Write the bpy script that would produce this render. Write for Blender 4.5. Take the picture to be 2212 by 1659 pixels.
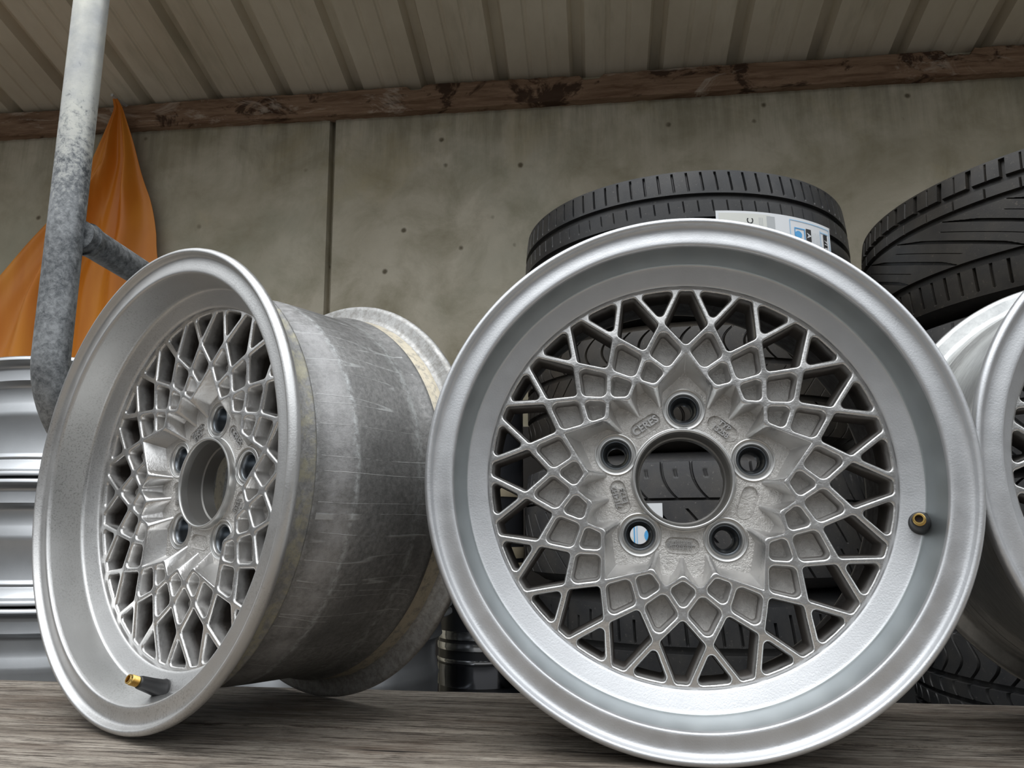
import bpy, bmesh, math, random
from math import sin, cos, pi, radians, sqrt, atan2, floor
from mathutils import Vector, Matrix
from mathutils.geometry import delaunay_2d_cdt

random.seed(7)
for o in list(bpy.data.objects):
    bpy.data.objects.remove(o, do_unlink=True)
scene = bpy.context.scene
COL = scene.collection

# ------------------------------------------------------------------ camera
cd = bpy.data.cameras.new('camera')
cam = bpy.data.objects.new('camera', cd)
COL.objects.link(cam)
cd.sensor_width = 36.0
cd.sensor_fit = 'HORIZONTAL'
cd.lens = 1595.4 * 36.0 / 2212.0
cd.clip_start = 0.01
cR = Vector((0.99999954, -0.00019591, 0.00093841))
cU = Vector((-0.00095864, -0.20436165, 0.97889499))
cF = Vector((0.0, 0.97889544, 0.20436174))
M = Matrix.Identity(4)
for i in range(3):
    M[i][0] = cR[i]; M[i][1] = cU[i]; M[i][2] = -cF[i]
M[2][3] = 0.1499
cam.matrix_world = M
scene.camera = cam

# ------------------------------------------------------------------ light
world = bpy.data.worlds.new('world')
scene.world = world
world.use_nodes = True
wn = world.node_tree.nodes; wl = world.node_tree.links
wn.clear()
w_out = wn.new('ShaderNodeOutputWorld')
w_bg = wn.new('ShaderNodeBackground')
w_tc = wn.new('ShaderNodeTexCoord')
w_sep = wn.new('ShaderNodeSeparateXYZ')
w_ramp = wn.new('ShaderNodeValToRGB')
wl.new(w_tc.outputs['Generated'], w_sep.inputs[0])
wl.new(w_sep.outputs['Z'], w_ramp.inputs[0])
e = w_ramp.color_ramp.elements
e[0].position = 0.0; e[0].color = (0.05, 0.05, 0.05, 1)
e[1].position = 0.95; e[1].color = (1.55, 1.60, 1.66, 1)
for p_, c_ in ((.10, .09), (.34, .46), (.60, 1.12)):
    el = w_ramp.color_ramp.elements.new(p_); el.color = (c_ * .97, c_, c_ * 1.03, 1)
wl.new(w_ramp.outputs[0], w_bg.inputs[0])
w_bg.inputs[1].default_value = 1.0
wl.new(w_bg.outputs[0], w_out.inputs[0])
# a very soft, high overcast sun behind and left of the camera
sd = bpy.data.lights.new('overcast_sun', 'SUN')
sd.energy = 0.5
sd.angle = radians(35)
sd.color = (1.0, 0.98, 0.95)
sun = bpy.data.objects.new('overcast_sun', sd)
COL.objects.link(sun)
sun.rotation_euler = Vector((0.25, 0.50, -1.0)).to_track_quat('-Z', 'Y').to_euler()

scene.view_settings.view_transform = 'Standard'
scene.view_settings.look = 'None'
scene.view_settings.exposure = 0.78
scene.view_settings.gamma = 1.0
scene.view_settings.use_curve_mapping = False

# ------------------------------------------------------------------ helpers
def tag(o, label=None, cat=None, group=None, kind=None):
    if label: o['label'] = label
    if cat: o['category'] = cat
    if group: o['group'] = group
    if kind: o['kind'] = kind
    return o

def finish(me, mats, smooth=True, sharp=40):
    for m in mats: me.materials.append(m)
    if smooth:
        me.polygons.foreach_set('use_smooth', [True] * len(me.polygons))
        me.update()
        if sharp: me.set_sharp_from_angle(angle=radians(sharp))
    me.update()

def mesh_obj(name, verts, faces, mats, parent=None, smooth=True, sharp=40, fm=None):
    me = bpy.data.meshes.new(name)
    me.from_pydata([tuple(v) for v in verts], [], faces)
    if fm: me.polygons.foreach_set('material_index', fm)
    if not isinstance(mats, (list, tuple)): mats = [mats]
    finish(me, mats, smooth, sharp)
    o = bpy.data.objects.new(name, me)
    COL.objects.link(o)
    if parent: o.parent = parent
    return o

def empty(name, loc=(0, 0, 0), rot=(0, 0, 0)):
    o = bpy.data.objects.new(name, None)
    o.location = loc; o.rotation_euler = rot
    o.empty_display_size = 0.05
    COL.objects.link(o)
    return o

class MB:
    """collects verts and faces of one mesh"""
    def __init__(s): s.v = []; s.f = []; s.m = []
    def add(s, vs, fs, mat=0):
        b = len(s.v); s.v += [tuple(p) for p in vs]
        s.f += [tuple(b + i for i in f) for f in fs]; s.m += [mat] * len(fs)
    def loops(s, rings, closed=True, mat=0, flip=False, mats=None):
        b = len(s.v); n = len(rings[0])
        for r in rings: s.v += [tuple(p) for p in r]
        for k in range(len(rings) - 1):
            for i in range(n if closed else n - 1):
                j = (i + 1) % n
                q = (b + k * n + i, b + k * n + j, b + (k + 1) * n + j, b + (k + 1) * n + i)
                s.f.append(q[::-1] if flip else q)
                s.m.append(mats[k] if mats else mat)
        return b
    def lathe(s, prof, n=160, mat=0, mats=None, axis='Y', flip=False, a0=0, a1=2 * pi):
        # prof: list of (r, depth); axis Y: depth along +y
        closed = abs(a1 - a0 - 2 * pi) < 1e-6
        rings = []
        N = n if closed else n + 1
        for r, d in prof:
            ring = []
            for i in range(N):
                a = a0 + (a1 - a0) * i / n
                if axis == 'Y': ring.append((r * sin(a), d, r * cos(a)))
                else: ring.append((r * cos(a), r * sin(a), d))
            rings.append(ring)
        s.loops(rings, closed, mat, flip, mats)
    def box(s, x0, x1, y0, y1, z0, z1, mat=0):
        v = [(x, y, z) for x in (x0, x1) for y in (y0, y1) for z in (z0, z1)]
        s.add(v, [(0, 1, 3, 2), (4, 6, 7, 5), (0, 4, 5, 1), (2, 3, 7, 6), (0, 2, 6, 4), (1, 5, 7, 3)], mat)
    def build(s, name, mats, parent=None, smooth=True, sharp=40):
        return mesh_obj(name, s.v, s.f, mats, parent, smooth, sharp, s.m)

def recalc(o):
    bm = bmesh.new(); bm.from_mesh(o.data)
    bmesh.ops.recalc_face_normals(bm, faces=bm.faces)
    bm.to_mesh(o.data); bm.free()

def tube(path, rad, n=32, caps=True):
    """path: list of Vectors, rad: radius or list; returns verts, faces"""
    mb = MB(); rings = []
    N = len(path)
    up = Vector((0, 0, 1))
    t0 = (path[1] - path[0]).normalized()
    side = t0.cross(up)
    if side.length < 1e-3: side = t0.cross(Vector((0, 1, 0)))
    side.normalize()
    for i, p in enumerate(path):
        a = path[max(0, i - 1)]; b = path[min(N - 1, i + 1)]
        t = (b - a).normalized()
        side = (side - t * side.dot(t)).normalized()
        u = t.cross(side)
        r = rad[i] if isinstance(rad, (list, tuple)) else rad
        rings.append([p + (side * cos(2 * pi * k / n) + u * sin(2 * pi * k / n)) * r for k in range(n)])
    mb.loops(rings, True)
    if caps:
        mb.f.append(tuple(range(n))[::-1]); mb.m.append(0)
        mb.f.append(tuple((N - 1) * n + k for k in range(n))); mb.m.append(0)
    return mb

# ------------------------------------------------------------------ materials
class NT:
    def __init__(s, name):
        s.mat = bpy.data.materials.new(name); s.mat.use_nodes = True
        s.t = s.mat.node_tree; s.t.nodes.clear()
        s.out = s.t.nodes.new('ShaderNodeOutputMaterial')
        s.b = s.t.nodes.new('ShaderNodeBsdfPrincipled')
        s.t.links.new(s.b.outputs[0], s.out.inputs[0])
    def n(s, typ, **kw):
        nd = s.t.nodes.new(typ)
        for k, v in kw.items(): setattr(nd, k, v)
        return nd
    def l(s, a, b): s.t.links.new(a, b)
    def set(s, **kw):
        for k, v in kw.items():
            k2 = {'color': 'Base Color', 'rough': 'Roughness', 'metal': 'Metallic', 'spec': 'Specular IOR Level',
                  'coat': 'Coat Weight', 'coat_rough': 'Coat Roughness', 'sheen': 'Sheen Weight'}.get(k, k)
            if k == 'color': v = (*v, 1)
            s.b.inputs[k2].default_value = v
        return s
    def coord(s, scale=(1, 1, 1), rot=(0, 0, 0), loc=(0, 0, 0), out='Object'):
        tc = s.n('ShaderNodeTexCoord'); mp = s.n('ShaderNodeMapping')
        mp.inputs['Scale'].default_value = scale; mp.inputs['Rotation'].default_value = rot
        mp.inputs['Location'].default_value = loc
        s.l(tc.outputs[out], mp.inputs[0]); return mp.outputs[0]
    def noise(s, vec, scale, detail=4, rough=.55, dist=0, lac=2.0):
        nd = s.n('ShaderNodeTexNoise'); s.l(vec, nd.inputs['Vector'])
        nd.inputs['Scale'].default_value = scale; nd.inputs['Detail'].default_value = detail
        nd.inputs['Roughness'].default_value = rough; nd.inputs['Distortion'].default_value = dist
        nd.inputs['Lacunarity'].default_value = lac
        return nd.outputs[0]
    def ramp(s, fac, stops, interp='LINEAR'):
        nd = s.n('ShaderNodeValToRGB'); s.l(fac, nd.inputs[0]); cr = nd.color_ramp
        cr.interpolation = interp
        while len(cr.elements) < len(stops): cr.elements.new(.5)
        for el, (p, c) in zip(cr.elements, stops):
            el.position = p; el.color = (c, c, c, 1) if isinstance(c, (int, float)) else (*c, 1)
        return nd.outputs[0]
    def mix(s, fac, a, b, mode='MIX'):
        nd = s.n('ShaderNodeMix', data_type='RGBA', blend_type=mode)
        for sock, v in ((nd.inputs[0], fac), (nd.inputs[6], a), (nd.inputs[7], b)):
            if isinstance(v, (int, float)): sock.default_value = v
            elif isinstance(v, tuple): sock.default_value = (*v, 1)
            else: s.l(v, sock)
        return nd.outputs[2]
    def math(s, op, a, b=0.0, c=None):
        nd = s.n('ShaderNodeMath', operation=op)
        for i, v in enumerate((a, b) if c is None else (a, b, c)):
            if isinstance(v, (int, float)): nd.inputs[i].default_value = v
            else: s.l(v, nd.inputs[i])
        return nd.outputs[0]
    def sep(s, vec):
        nd = s.n('ShaderNodeSeparateXYZ'); s.l(vec, nd.inputs[0]); return nd.outputs
    def comb(s, x, y, z):
        nd = s.n('ShaderNodeCombineXYZ')
        for i, v in enumerate((x, y, z)):
            if isinstance(v, (int, float)): nd.inputs[i].default_value = v
            else: s.l(v, nd.inputs[i])
        return nd.outputs[0]
    def bump(s, h, strength=.3, dist=.001, prev=None):
        nd = s.n('ShaderNodeBump'); nd.inputs['Strength'].default_value = strength
        nd.inputs['Distance'].default_value = dist; s.l(h, nd.inputs['Height'])
        if prev is not None: s.l(prev, nd.inputs['Normal'])
        s.l(nd.outputs[0], s.b.inputs['Normal']); return nd.outputs[0]
    def color(s, c): s.l(c, s.b.inputs['Base Color'])
    def rough(s, c): s.l(c, s.b.inputs['Roughness'])

def simple(name, color, rough=.5, metal=0, **kw):
    t = NT(name); t.set(color=color, rough=rough, metal=metal, **kw); return t.mat

def mat_silver(name, base=(.56, .56, .555), rough=.36, orange=.25, dust=0.0):
    t = NT(name); t.set(metal=.85, coat=.15, coat_rough=.2)
    v = t.coord()
    f = t.noise(v, 900, 2, .6)
    g = t.noise(v, 14, 5, .6)
    c = t.mix(t.ramp(g, [(.35, 0.0), (.7, 1.0)]), tuple(x * .93 for x in base), tuple(min(1, x * 1.05) for x in base))
    if dust:
        sp = t.noise(v, 620, 2, .7)
        pat = t.noise(v, 9, 4, .6)
        msk = t.math('MULTIPLY', t.ramp(sp, [(.52, 0.0), (.66, 1.0)]), t.ramp(pat, [(.42, 0.0), (.62, dust)]))
        c = t.mix(msk, c, (.16, .15, .14))
    t.color(c)
    rv = .06 if orange > .15 else .012
    t.rough(t.ramp(t.noise(v, 60, 3, .6), [(.3, rough - rv), (.7, rough + rv)]))
    h1 = t.noise(v, 760, 3, .6)
    t.bump(h1, orange, .0005)
    return t.mat

def mat_lattice(name, dust_shade_col=(.050, .040, .033), dust_top=.0, amount=.85):
    """silver paint whose deep flanks (local y) carry brown brake dust, deepened to hold the recess shade"""
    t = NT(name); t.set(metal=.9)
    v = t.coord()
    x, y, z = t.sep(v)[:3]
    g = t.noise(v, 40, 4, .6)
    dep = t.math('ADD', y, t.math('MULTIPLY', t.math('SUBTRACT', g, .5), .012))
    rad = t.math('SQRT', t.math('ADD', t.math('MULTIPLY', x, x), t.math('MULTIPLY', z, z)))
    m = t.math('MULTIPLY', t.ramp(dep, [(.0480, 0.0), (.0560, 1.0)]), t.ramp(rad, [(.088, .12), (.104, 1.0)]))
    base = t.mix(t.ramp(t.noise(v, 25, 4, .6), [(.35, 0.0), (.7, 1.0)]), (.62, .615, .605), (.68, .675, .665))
    c = t.mix(t.math('MULTIPLY', m, amount), base, dust_shade_col)  # dust colour deepened with depth, so recess shade is painted in too
    # grime specks
    sp = t.ramp(t.noise(v, 260, 3, .7), [(.60, 0.0), (.70, .55)])
    c = t.mix(t.math('MULTIPLY', sp, .3), c, (.2, .18, .15))
    t.color(c)
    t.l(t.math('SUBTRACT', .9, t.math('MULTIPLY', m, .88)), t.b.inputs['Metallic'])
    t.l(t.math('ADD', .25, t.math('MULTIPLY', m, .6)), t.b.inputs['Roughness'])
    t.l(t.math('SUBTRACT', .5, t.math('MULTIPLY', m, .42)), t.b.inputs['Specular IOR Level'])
    t.bump(t.noise(v, 330, 3, .6), .35, .0006)
    return t.mat

def mat_castfloor(name):
    t = NT(name); t.set(metal=.7, rough=.36)
    v = t.coord()
    g = t.noise(v, 120, 5, .7)
    t.color(t.mix(t.ramp(g, [(.3, 0.0), (.75, 1.0)]), (.48, .465, .445), (.68, .67, .65)))
    h = t.noise(v, 430, 4, .7)
    t.bump(h, 1.0, .0020)
    return t.mat

def mat_barrel_weathered():
    t = NT('weathered_barrel_alloy'); t.set(metal=.6)
    v = t.coord()
    x, y, z = t.sep(v)[:3]
    ang = t.math('ARCTAN2', x, z)
    cyl = t.comb(t.math('MULTIPLY', ang, .17), y, 0.0)
    base = t.mix(t.ramp(t.noise(cyl, 220, 5, .75), [(.3, 0.0), (.72, 1.0)]), (.15, .15, .147), (.36, .355, .345))
    big = t.ramp(t.noise(cyl, 14, 4, .6), [(.35, 0.0), (.65, 1.0)])
    base = t.mix(t.math('MULTIPLY', big, .65), base, (.095, .095, .092))
    # circumferential lines of oxide
    # thin whitish axial salt streaks
    wob = t.noise(cyl, 22, 3, .6)
    sv = t.comb(t.math('MULTIPLY', ang, 3.0), t.math('MULTIPLY', y, .8), 0.0)
    fr = t.math('ABSOLUTE', t.math('SUBTRACT', t.math('ADD', t.noise(sv, 3.4, 1, .5), t.math('MULTIPLY', wob, .012)), .506))
    line = t.ramp(fr, [(.0, 1.0), (.004, .9), (.010, 0.0)])
    brk = t.ramp(t.noise(cyl, 34, 3, .6), [(.40, 0.0), (.50, 1.0)])
    inb = t.math('MULTIPLY', t.math('GREATER_THAN', y, .052), t.math('LESS_THAN', y, .165))
    line = t.math('MULTIPLY', t.math('MULTIPLY', line, brk), inb)
    c = t.mix(t.math('MULTIPLY', line, .55), base, (.52, .53, .52))
    # ring of crusty oxide at cone edge and in front of bead hump
    def ring(y0, w, amp):
        d = t.math('ABSOLUTE', t.math('SUBTRACT', t.math('ADD', y, t.math('MULTIPLY', t.math('SUBTRACT', wob, .5), .006)), y0))
        r_ = t.ramp(d, [(0.0, 1.0), (w, 0.0)])
        return t.math('MULTIPLY', t.math('MULTIPLY', r_, t.ramp(t.noise(cyl, 150, 4, .7), [(.42, 0.0), (.6, 1.0)])), amp)
    c = t.mix(ring(.081, .0035, .75), c, (.52, .54, .54))
    c = t.mix(ring(.150, .008, .55), c, (.46, .48, .47))
    c = t.mix(ring(.047, .003, .5), c, (.5, .52, .52))
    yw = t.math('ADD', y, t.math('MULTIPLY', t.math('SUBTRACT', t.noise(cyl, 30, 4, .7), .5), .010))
    pb = t.ramp(yw, [(.050, 0.0), (.062, 1.0), (.074, .9), (.084, 0.0)])  # pale cone band: brightness of the lit slope put into the colour
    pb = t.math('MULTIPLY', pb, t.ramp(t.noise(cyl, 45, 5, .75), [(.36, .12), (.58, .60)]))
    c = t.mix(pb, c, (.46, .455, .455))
    sb = t.math('MULTIPLY', t.math('GREATER_THAN', y, .036), t.math('LESS_THAN', y, .046))
    c = t.mix(t.math('MULTIPLY', sb, .7), c, (.06, .058, .05))
    # beige seat
    s1 = t.math('MULTIPLY', t.math('GREATER_THAN', y, .1745), t.math('LESS_THAN', y, .1885))
    s1 = t.math('MULTIPLY', s1, t.ramp(t.noise(cyl, 120, 4, .75), [(.34, .3), (.52, 1.0)]))
    c = t.mix(s1, c, (.50, .45, .35))
    s2 = t.math('MULTIPLY', t.math('GREATER_THAN', y, .1885), 1.0)
    c = t.mix(t.math('MULTIPLY', s2, .8), c, t.mix(t.ramp(t.noise(v, 200, 4, .7), [(.35, 0.0), (.6, 1.0)]), (.30, .29, .27), (.48, .48, .47)))
    s3 = t.math('MULTIPLY', t.math('LESS_THAN', y, .036), t.math('GREATER_THAN', y, .0105))
    c = t.mix(t.math('MULTIPLY', s3, t.ramp(t.noise(cyl, 60, 4, .7), [(.45, 0.0), (.6, .7)])), c, (.33, .31, .22))
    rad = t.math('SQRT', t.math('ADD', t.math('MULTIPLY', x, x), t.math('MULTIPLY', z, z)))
    ins = t.math('MULTIPLY', t.math('LESS_THAN', rad, .1690), t.math('GREATER_THAN', y, .0775))  # inside of the barrel coloured dark, its shade painted in
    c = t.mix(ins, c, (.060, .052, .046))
    t.color(c)
    t.rough(t.ramp(t.noise(cyl, 90, 4, .6), [(.3, .38), (.7, .6)]))
    hh = t.math('ADD', t.noise(cyl, 260, 5, .75), t.math('MULTIPLY', line, .5))
    t.bump(hh, .45, .0008)
    return t.mat

def mat_barrel_clean():
    t = NT('brushed_barrel_alloy'); t.set(metal=.75)
    v = t.coord()
    x, y, z = t.sep(v)[:3]
    cyl = t.comb(t.math('MULTIPLY', t.math('ARCTAN2', x, z), .17), t.math('MULTIPLY', y, 7.0), 0.0)
    c = t.mix(t.ramp(t.noise(cyl, 60, 5, .7), [(.3, 0.0), (.7, 1.0)]), (.36, .37, .37), (.60, .61, .60))
    t.color(c); t.set(rough=.36)
    t.bump(t.noise(cyl, 90, 4, .7), .25, .0006)
    return t.mat

def mat_rubber(name, base=(.024, .025, .027), dust=(.060, .056, .050), amt=.5, rough=.40):
    t = NT(name); t.set(spec=.45)
    v = t.coord()
    g = t.ramp(t.noise(v, 18, 6, .7), [(.38, 0.0), (.68, amt)])
    sp = t.ramp(t.noise(v, 190, 3, .7), [(.63, 0.0), (.70, .5)])
    t.color(t.mix(sp, t.mix(g, base, dust), tuple(x * 2.2 for x in dust)))
    t.rough(t.ramp(t.noise(v, 30, 3, .6), [(.3, rough - .06), (.7, rough + .12)]))
    t.bump(t.noise(v, 600, 3, .6), .2, .0005)
    return t.mat

def mat_table_wood():
    t = NT('weathered_grey_timber'); t.set(spec=.25)
    # planks run along object X; a low frequency warp keeps the grain from running dead straight
    tc = t.coord()
    x, y, z = t.sep(tc)[:3]
    warp = t.math('MULTIPLY', t.math('SUBTRACT', t.noise(t.coord(scale=(2.2, 9, 9)), 1.6, 3, .5), .5), .020)
    yy = t.math('ADD', y, warp)
    def g(sx, sy, off=0.0): return t.comb(t.math('ADD', t.math('MULTIPLY', x, sx), off), t.math('MULTIPLY', yy, sy), t.math('MULTIPLY', z, sy))
    fine = t.noise(g(30, 420), 1.0, 6, .85)
    mid = t.noise(g(11, 150, 3.0), 1.0, 6, .78)
    broad = t.noise(g(2.2, 26, 7.0), 1.0, 5, .65)
    c = t.mix(t.ramp(broad, [(.32, 0.0), (.68, 1.0)]), (.20, .165, .13), (.52, .465, .395))
    c = t.mix(t.ramp(mid, [(.40, .95), (.50, 0.0)]), c, (.085, .066, .052))
    c = t.mix(t.ramp(mid, [(.56, 0.0), (.70, .6)]), c, (.74, .68, .60))
    c = t.mix(t.ramp(fine, [(.40, .9), (.50, 0.0)]), c, (.07, .057, .047))
    blot = t.noise(t.coord(scale=(1.0, 4.5, 4.0)), 6.0, 4, .6, .4)
    c = t.mix(t.ramp(blot, [(.54, 0.0), (.68, .5)]), c, (.15, .105, .075))
    crack = t.noise(g(5, 160, 11.0), 1.0, 3, .6)
    cm = t.ramp(crack, [(.665, 0.0), (.685, 1.0)])
    c = t.mix(cm, c, (.02, .017, .015))
    t.color(c); t.rough(t.ramp(mid, [(.3, .62), (.7, .8)]))
    h = t.math('SUBTRACT', t.math('ADD', t.math('MULTIPLY', fine, .8), t.math('MULTIPLY', mid, 1.2)), cm)
    t.bump(h, 1.0, .0016)
    return t.mat

def mat_beam():
    t = NT('rough_brown_timber'); t.set(spec=.2, rough=.8)
    v = t.coord(scale=(1, 6, 9))
    a = t.noise(v, 6, 6, .7, .7)
    c = t.mix(t.ramp(a, [(.3, 0.0), (.7, 1.0)]), (.13, .07, .04), (.36, .245, .165))
    blot = t.noise(t.coord(scale=(1.0, 2.0, 1.6)), 5.5, 5, .7, .8)
    c = t.mix(t.ramp(blot, [(.54, 0.0), (.60, .85)]), c, (.035, .018, .011))
    pale = t.noise(t.coord(scale=(1.0, 2.0, 2.5), loc=(4, 2, 1)), 4.5, 5, .75, .8)
    c = t.mix(t.ramp(pale, [(.56, 0.0), (.66, .7)]), c, (.52, .44, .36))
    t.color(c)
    t.bump(a, .7, .003)
    return t.mat

def mat_concrete(name='mossy_cast_concrete'):
    t = NT(name); t.set(spec=.2, rough=.85)
    v = t.coord()
    big = t.noise(v, 1.7, 6, .62, .5)
    mid = t.noise(v, 6.5, 6, .65, .4)
    c = t.mix(t.ramp(big, [(.36, 0.0), (.64, 1.0)]), (.39, .35, .26), (.62, .57, .46))
    c = t.mix(t.ramp(mid, [(.42, 0.0), (.66, .7)]), c, (.29, .26, .175))
    yel = t.noise(t.coord(loc=(5, 3, 1)), 3.2, 5, .65, .6)
    c = t.mix(t.ramp(yel, [(.55, 0.0), (.72, .5)]), c, (.50, .42, .25))
    grn = t.noise(t.coord(loc=(1, 7, 3)), 2.2, 5, .6)
    c = t.mix(t.ramp(grn, [(.52, 0.0), (.7, .5)]), c, (.36, .36, .28))
    # darker vertical runs, stronger towards the beam
    run = t.noise(t.coord(scale=(9, 1, .9)), 2.4, 5, .7)
    zz = t.sep(v)[2]
    topm = t.ramp(zz, [(.60, 0.0), (.66, 1.0)])   # replaced by map range below
    mr = t.n('ShaderNodeMapRange'); t.l(zz, mr.inputs[0])
    mr.inputs[1].default_value = 1.08; mr.inputs[2].default_value = 1.32
    mr.inputs[3].default_value = 0.0; mr.inputs[4].default_value = 1.0
    rm = t.math('MULTIPLY', t.ramp(run, [(.42, 0.0), (.62, 1.0)]), mr.outputs[0])
    c = t.mix(t.math('MULTIPLY', rm, .5), c, (.16, .15, .10))
    # pits and spots
    vo = t.n('ShaderNodeTexVoronoi'); t.l(v, vo.inputs['Vector']); vo.inputs['Scale'].default_value = 13
    vo.inputs['Randomness'].default_value = 1.0
    dist = t.math('ADD', vo.outputs['Distance'], t.math('MULTIPLY', t.noise(v, 60, 2, .6), .06))
    spot = t.ramp(dist, [(.085, 1.0), (.15, 0.0)])
    pick = t.ramp(t.noise(t.coord(loc=(9, 9, 9)), 5, 2, .5), [(.46, 0.0), (.52, 1.0)])
    spot = t.math('MULTIPLY', spot, pick)
    c = t.mix(t.math('MULTIPLY', spot, .85), c, (.09, .07, .04))
    t.color(c)
    h = t.math('SUBTRACT', t.math('ADD', t.noise(v, 45, 6, .7), t.math('MULTIPLY', mid, .6)), spot)
    t.bump(h, .4, .003)
    return t.mat

def mat_galv():
    t = NT('galvanised_steel'); t.set(metal=.55)
    v = t.coord()
    a = t.noise(v, 150, 4, .75, .3)
    b = t.noise(v, 14, 5, .65)
    zz = t.sep(v)[2]
    mr = t.n('ShaderNodeMapRange'); t.l(zz, mr.inputs[0])
    mr.inputs[1].default_value = 1.22; mr.inputs[2].default_value = 1.50
    hgt = t.math('ADD', mr.outputs[0], t.math('MULTIPLY', t.math('SUBTRACT', a, .5), 1.3))
    dark = t.mix(t.ramp(t.math('ADD', t.math('MULTIPLY', a, .6), t.math('MULTIPLY', b, .4)), [(.40, 0.0), (.60, 1.0)]), (.10, .108, .115), (.33, .345, .355))
    pale = t.mix(t.ramp(b, [(.35, 0.0), (.65, 1.0)]), (.40, .41, .41), (.60, .60, .54))
    c = t.mix(t.ramp(hgt, [(.32, 0.0), (.68, 1.0)]), dark, pale)  # paler towards the top: light from above put into the colour
    t.color(c); t.rough(t.ramp(a, [(.3, .42), (.7, .58)]))
    t.bump(a, .25, .0008)
    return t.mat

def mat_roof():
    t = NT('beige_coated_sheet_steel'); t.set(rough=.55, spec=.4)
    v = t.coord()
    a = t.noise(t.coord(scale=(1, .5, 1)), 4.0, 6, .65)
    c = t.mix(t.ramp(a, [(.35, 0.0), (.7, 1.0)]), (.54, .475, .365), (.70, .635, .51))
    g = t.noise(t.coord(loc=(3, 3, 3), scale=(3, .6, 1)), 2.2, 5, .7)
    c = t.mix(t.ramp(g, [(.56, 0.0), (.72, .55)]), c, (.30, .28, .19))
    t.color(c)
    return t.mat

def mat_tarp():
    t = NT('orange_tarpaulin'); t.set(rough=.42, spec=.4)
    v = t.coord()
    a = t.noise(t.coord(scale=(3, 1, .6)), 2.6, 4, .55)
    c = t.mix(t.ramp(a, [(.35, 0.0), (.66, 1.0)]), (.58, .17, .012), (.76, .30, .035))
    t.color(c)
    wv = t.noise(t.coord(scale=(30, 1, 30)), 22, 2, .5)
    t.bump(wv, .12, .0008)
    return t.mat

M_SIL = mat_silver('silver_wheel_paint', base=(.60, .612, .628), rough=.30)
M_SILD = mat_silver('silver_wheel_paint_dusty', base=(.56, .56, .555), rough=.32, dust=.45)
M_FLANGE = mat_silver('silver_wheel_paint_grainy', base=(.60, .612, .628), rough=.44, orange=.24)
M_SMOOTH = mat_silver('silver_wheel_paint_smooth', base=(.45, .49, .50), rough=.40, orange=.04)
M_FLANGED = mat_silver('silver_wheel_paint_grainy_dusty', base=(.56, .56, .555), rough=.38, orange=.24, dust=.35)
M_SMOOTHD = mat_silver('silver_wheel_paint_smooth_dusty', base=(.52, .525, .52), rough=.30, orange=.1, dust=.5)
M_LAT = mat_lattice('lattice_paint', amount=.90)
M_LATD = mat_lattice('lattice_paint_dust_shade', dust_shade_col=(.028, .022, .018), amount=.97)
M_CAST = mat_castfloor('cast_pocket_floor')
M_MACH = simple('machined_rings', (.52, .52, .51), .33, .85)
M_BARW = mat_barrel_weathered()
M_BARC = mat_barrel_clean()
M_SEAT = simple('dark_steel_lug_seat', (.15, .165, .18), .28, .9)
M_BORE = simple('machined_bore', (.22, .215, .205), .45, .6)
M_RUB = mat_rubber('tyre_rubber')
M_RUBB = mat_rubber('tyre_rubber_brown', base=(.022, .020, .018), dust=(.058, .049, .037), amt=.6)
M_RUBG = mat_rubber('tyre_rubber_grey', base=(.050, .050, .052), dust=(.095, .088, .078), amt=.6, rough=.46)
M_RUBN = simple('valve_rubber', (.022, .022, .023), .42)
M_BRASS = simple('brass', (.62, .42, .14), .28, 1.0)
M_DARKHOLE = simple('valve_bore_dark', (.02, .012, .008), .6)
M_WOOD = mat_table_wood()
M_BEAM = mat_beam()
M_CONC = mat_concrete()
M_GALV = mat_galv()
M_ROOF = mat_roof()
M_TARP = mat_tarp()
M_RIMGREY = mat_silver('grey_rim_paint', base=(.46, .475, .49), rough=.34, orange=.1)
M_CHROME = simple('chrome', (.62, .63, .65), .10, 1.0)
M_BLACKRIM = simple('black_rim_paint', (.018, .019, .022), .3, .1)
M_BEIGE = simple('dirt_beige', (.34, .29, .20), .8)
M_WHITE = simple('label_paper', (.82, .84, .86), .5)
M_CREAM = simple('label_cream', (.74, .75, .70), .5)
M_BLUE = simple('label_blue', (.10, .42, .80), .5)
M_BLUEP = simple('label_pale_blue', (.42, .66, .88), .5)
M_BLACK = simple('label_black', (.02, .02, .022), .5)
M_GREYL = simple('label_grey', (.50, .52, .53), .5)
M_CHALK = simple('yellow_tyre_mark', (.55, .47, .08), .8)

# ------------------------------------------------------------------ the shed
YAW = radians(-6.4)
WO = Vector((0.35, 1.80, 0.0))           # a point on the wall face
def W(u, v, z=0.0):                      # wall frame: u along wall (right), v towards the camera
    return WO + Vector((cos(YAW), sin(YAW), 0)) * u + Vector((sin(YAW), -cos(YAW), 0)) * v + Vector((0, 0, z))
def wall_frame(o):
    o.location = WO; o.rotation_euler = (0, 0, YAW)
    return o

GROUND = -0.78
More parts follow.
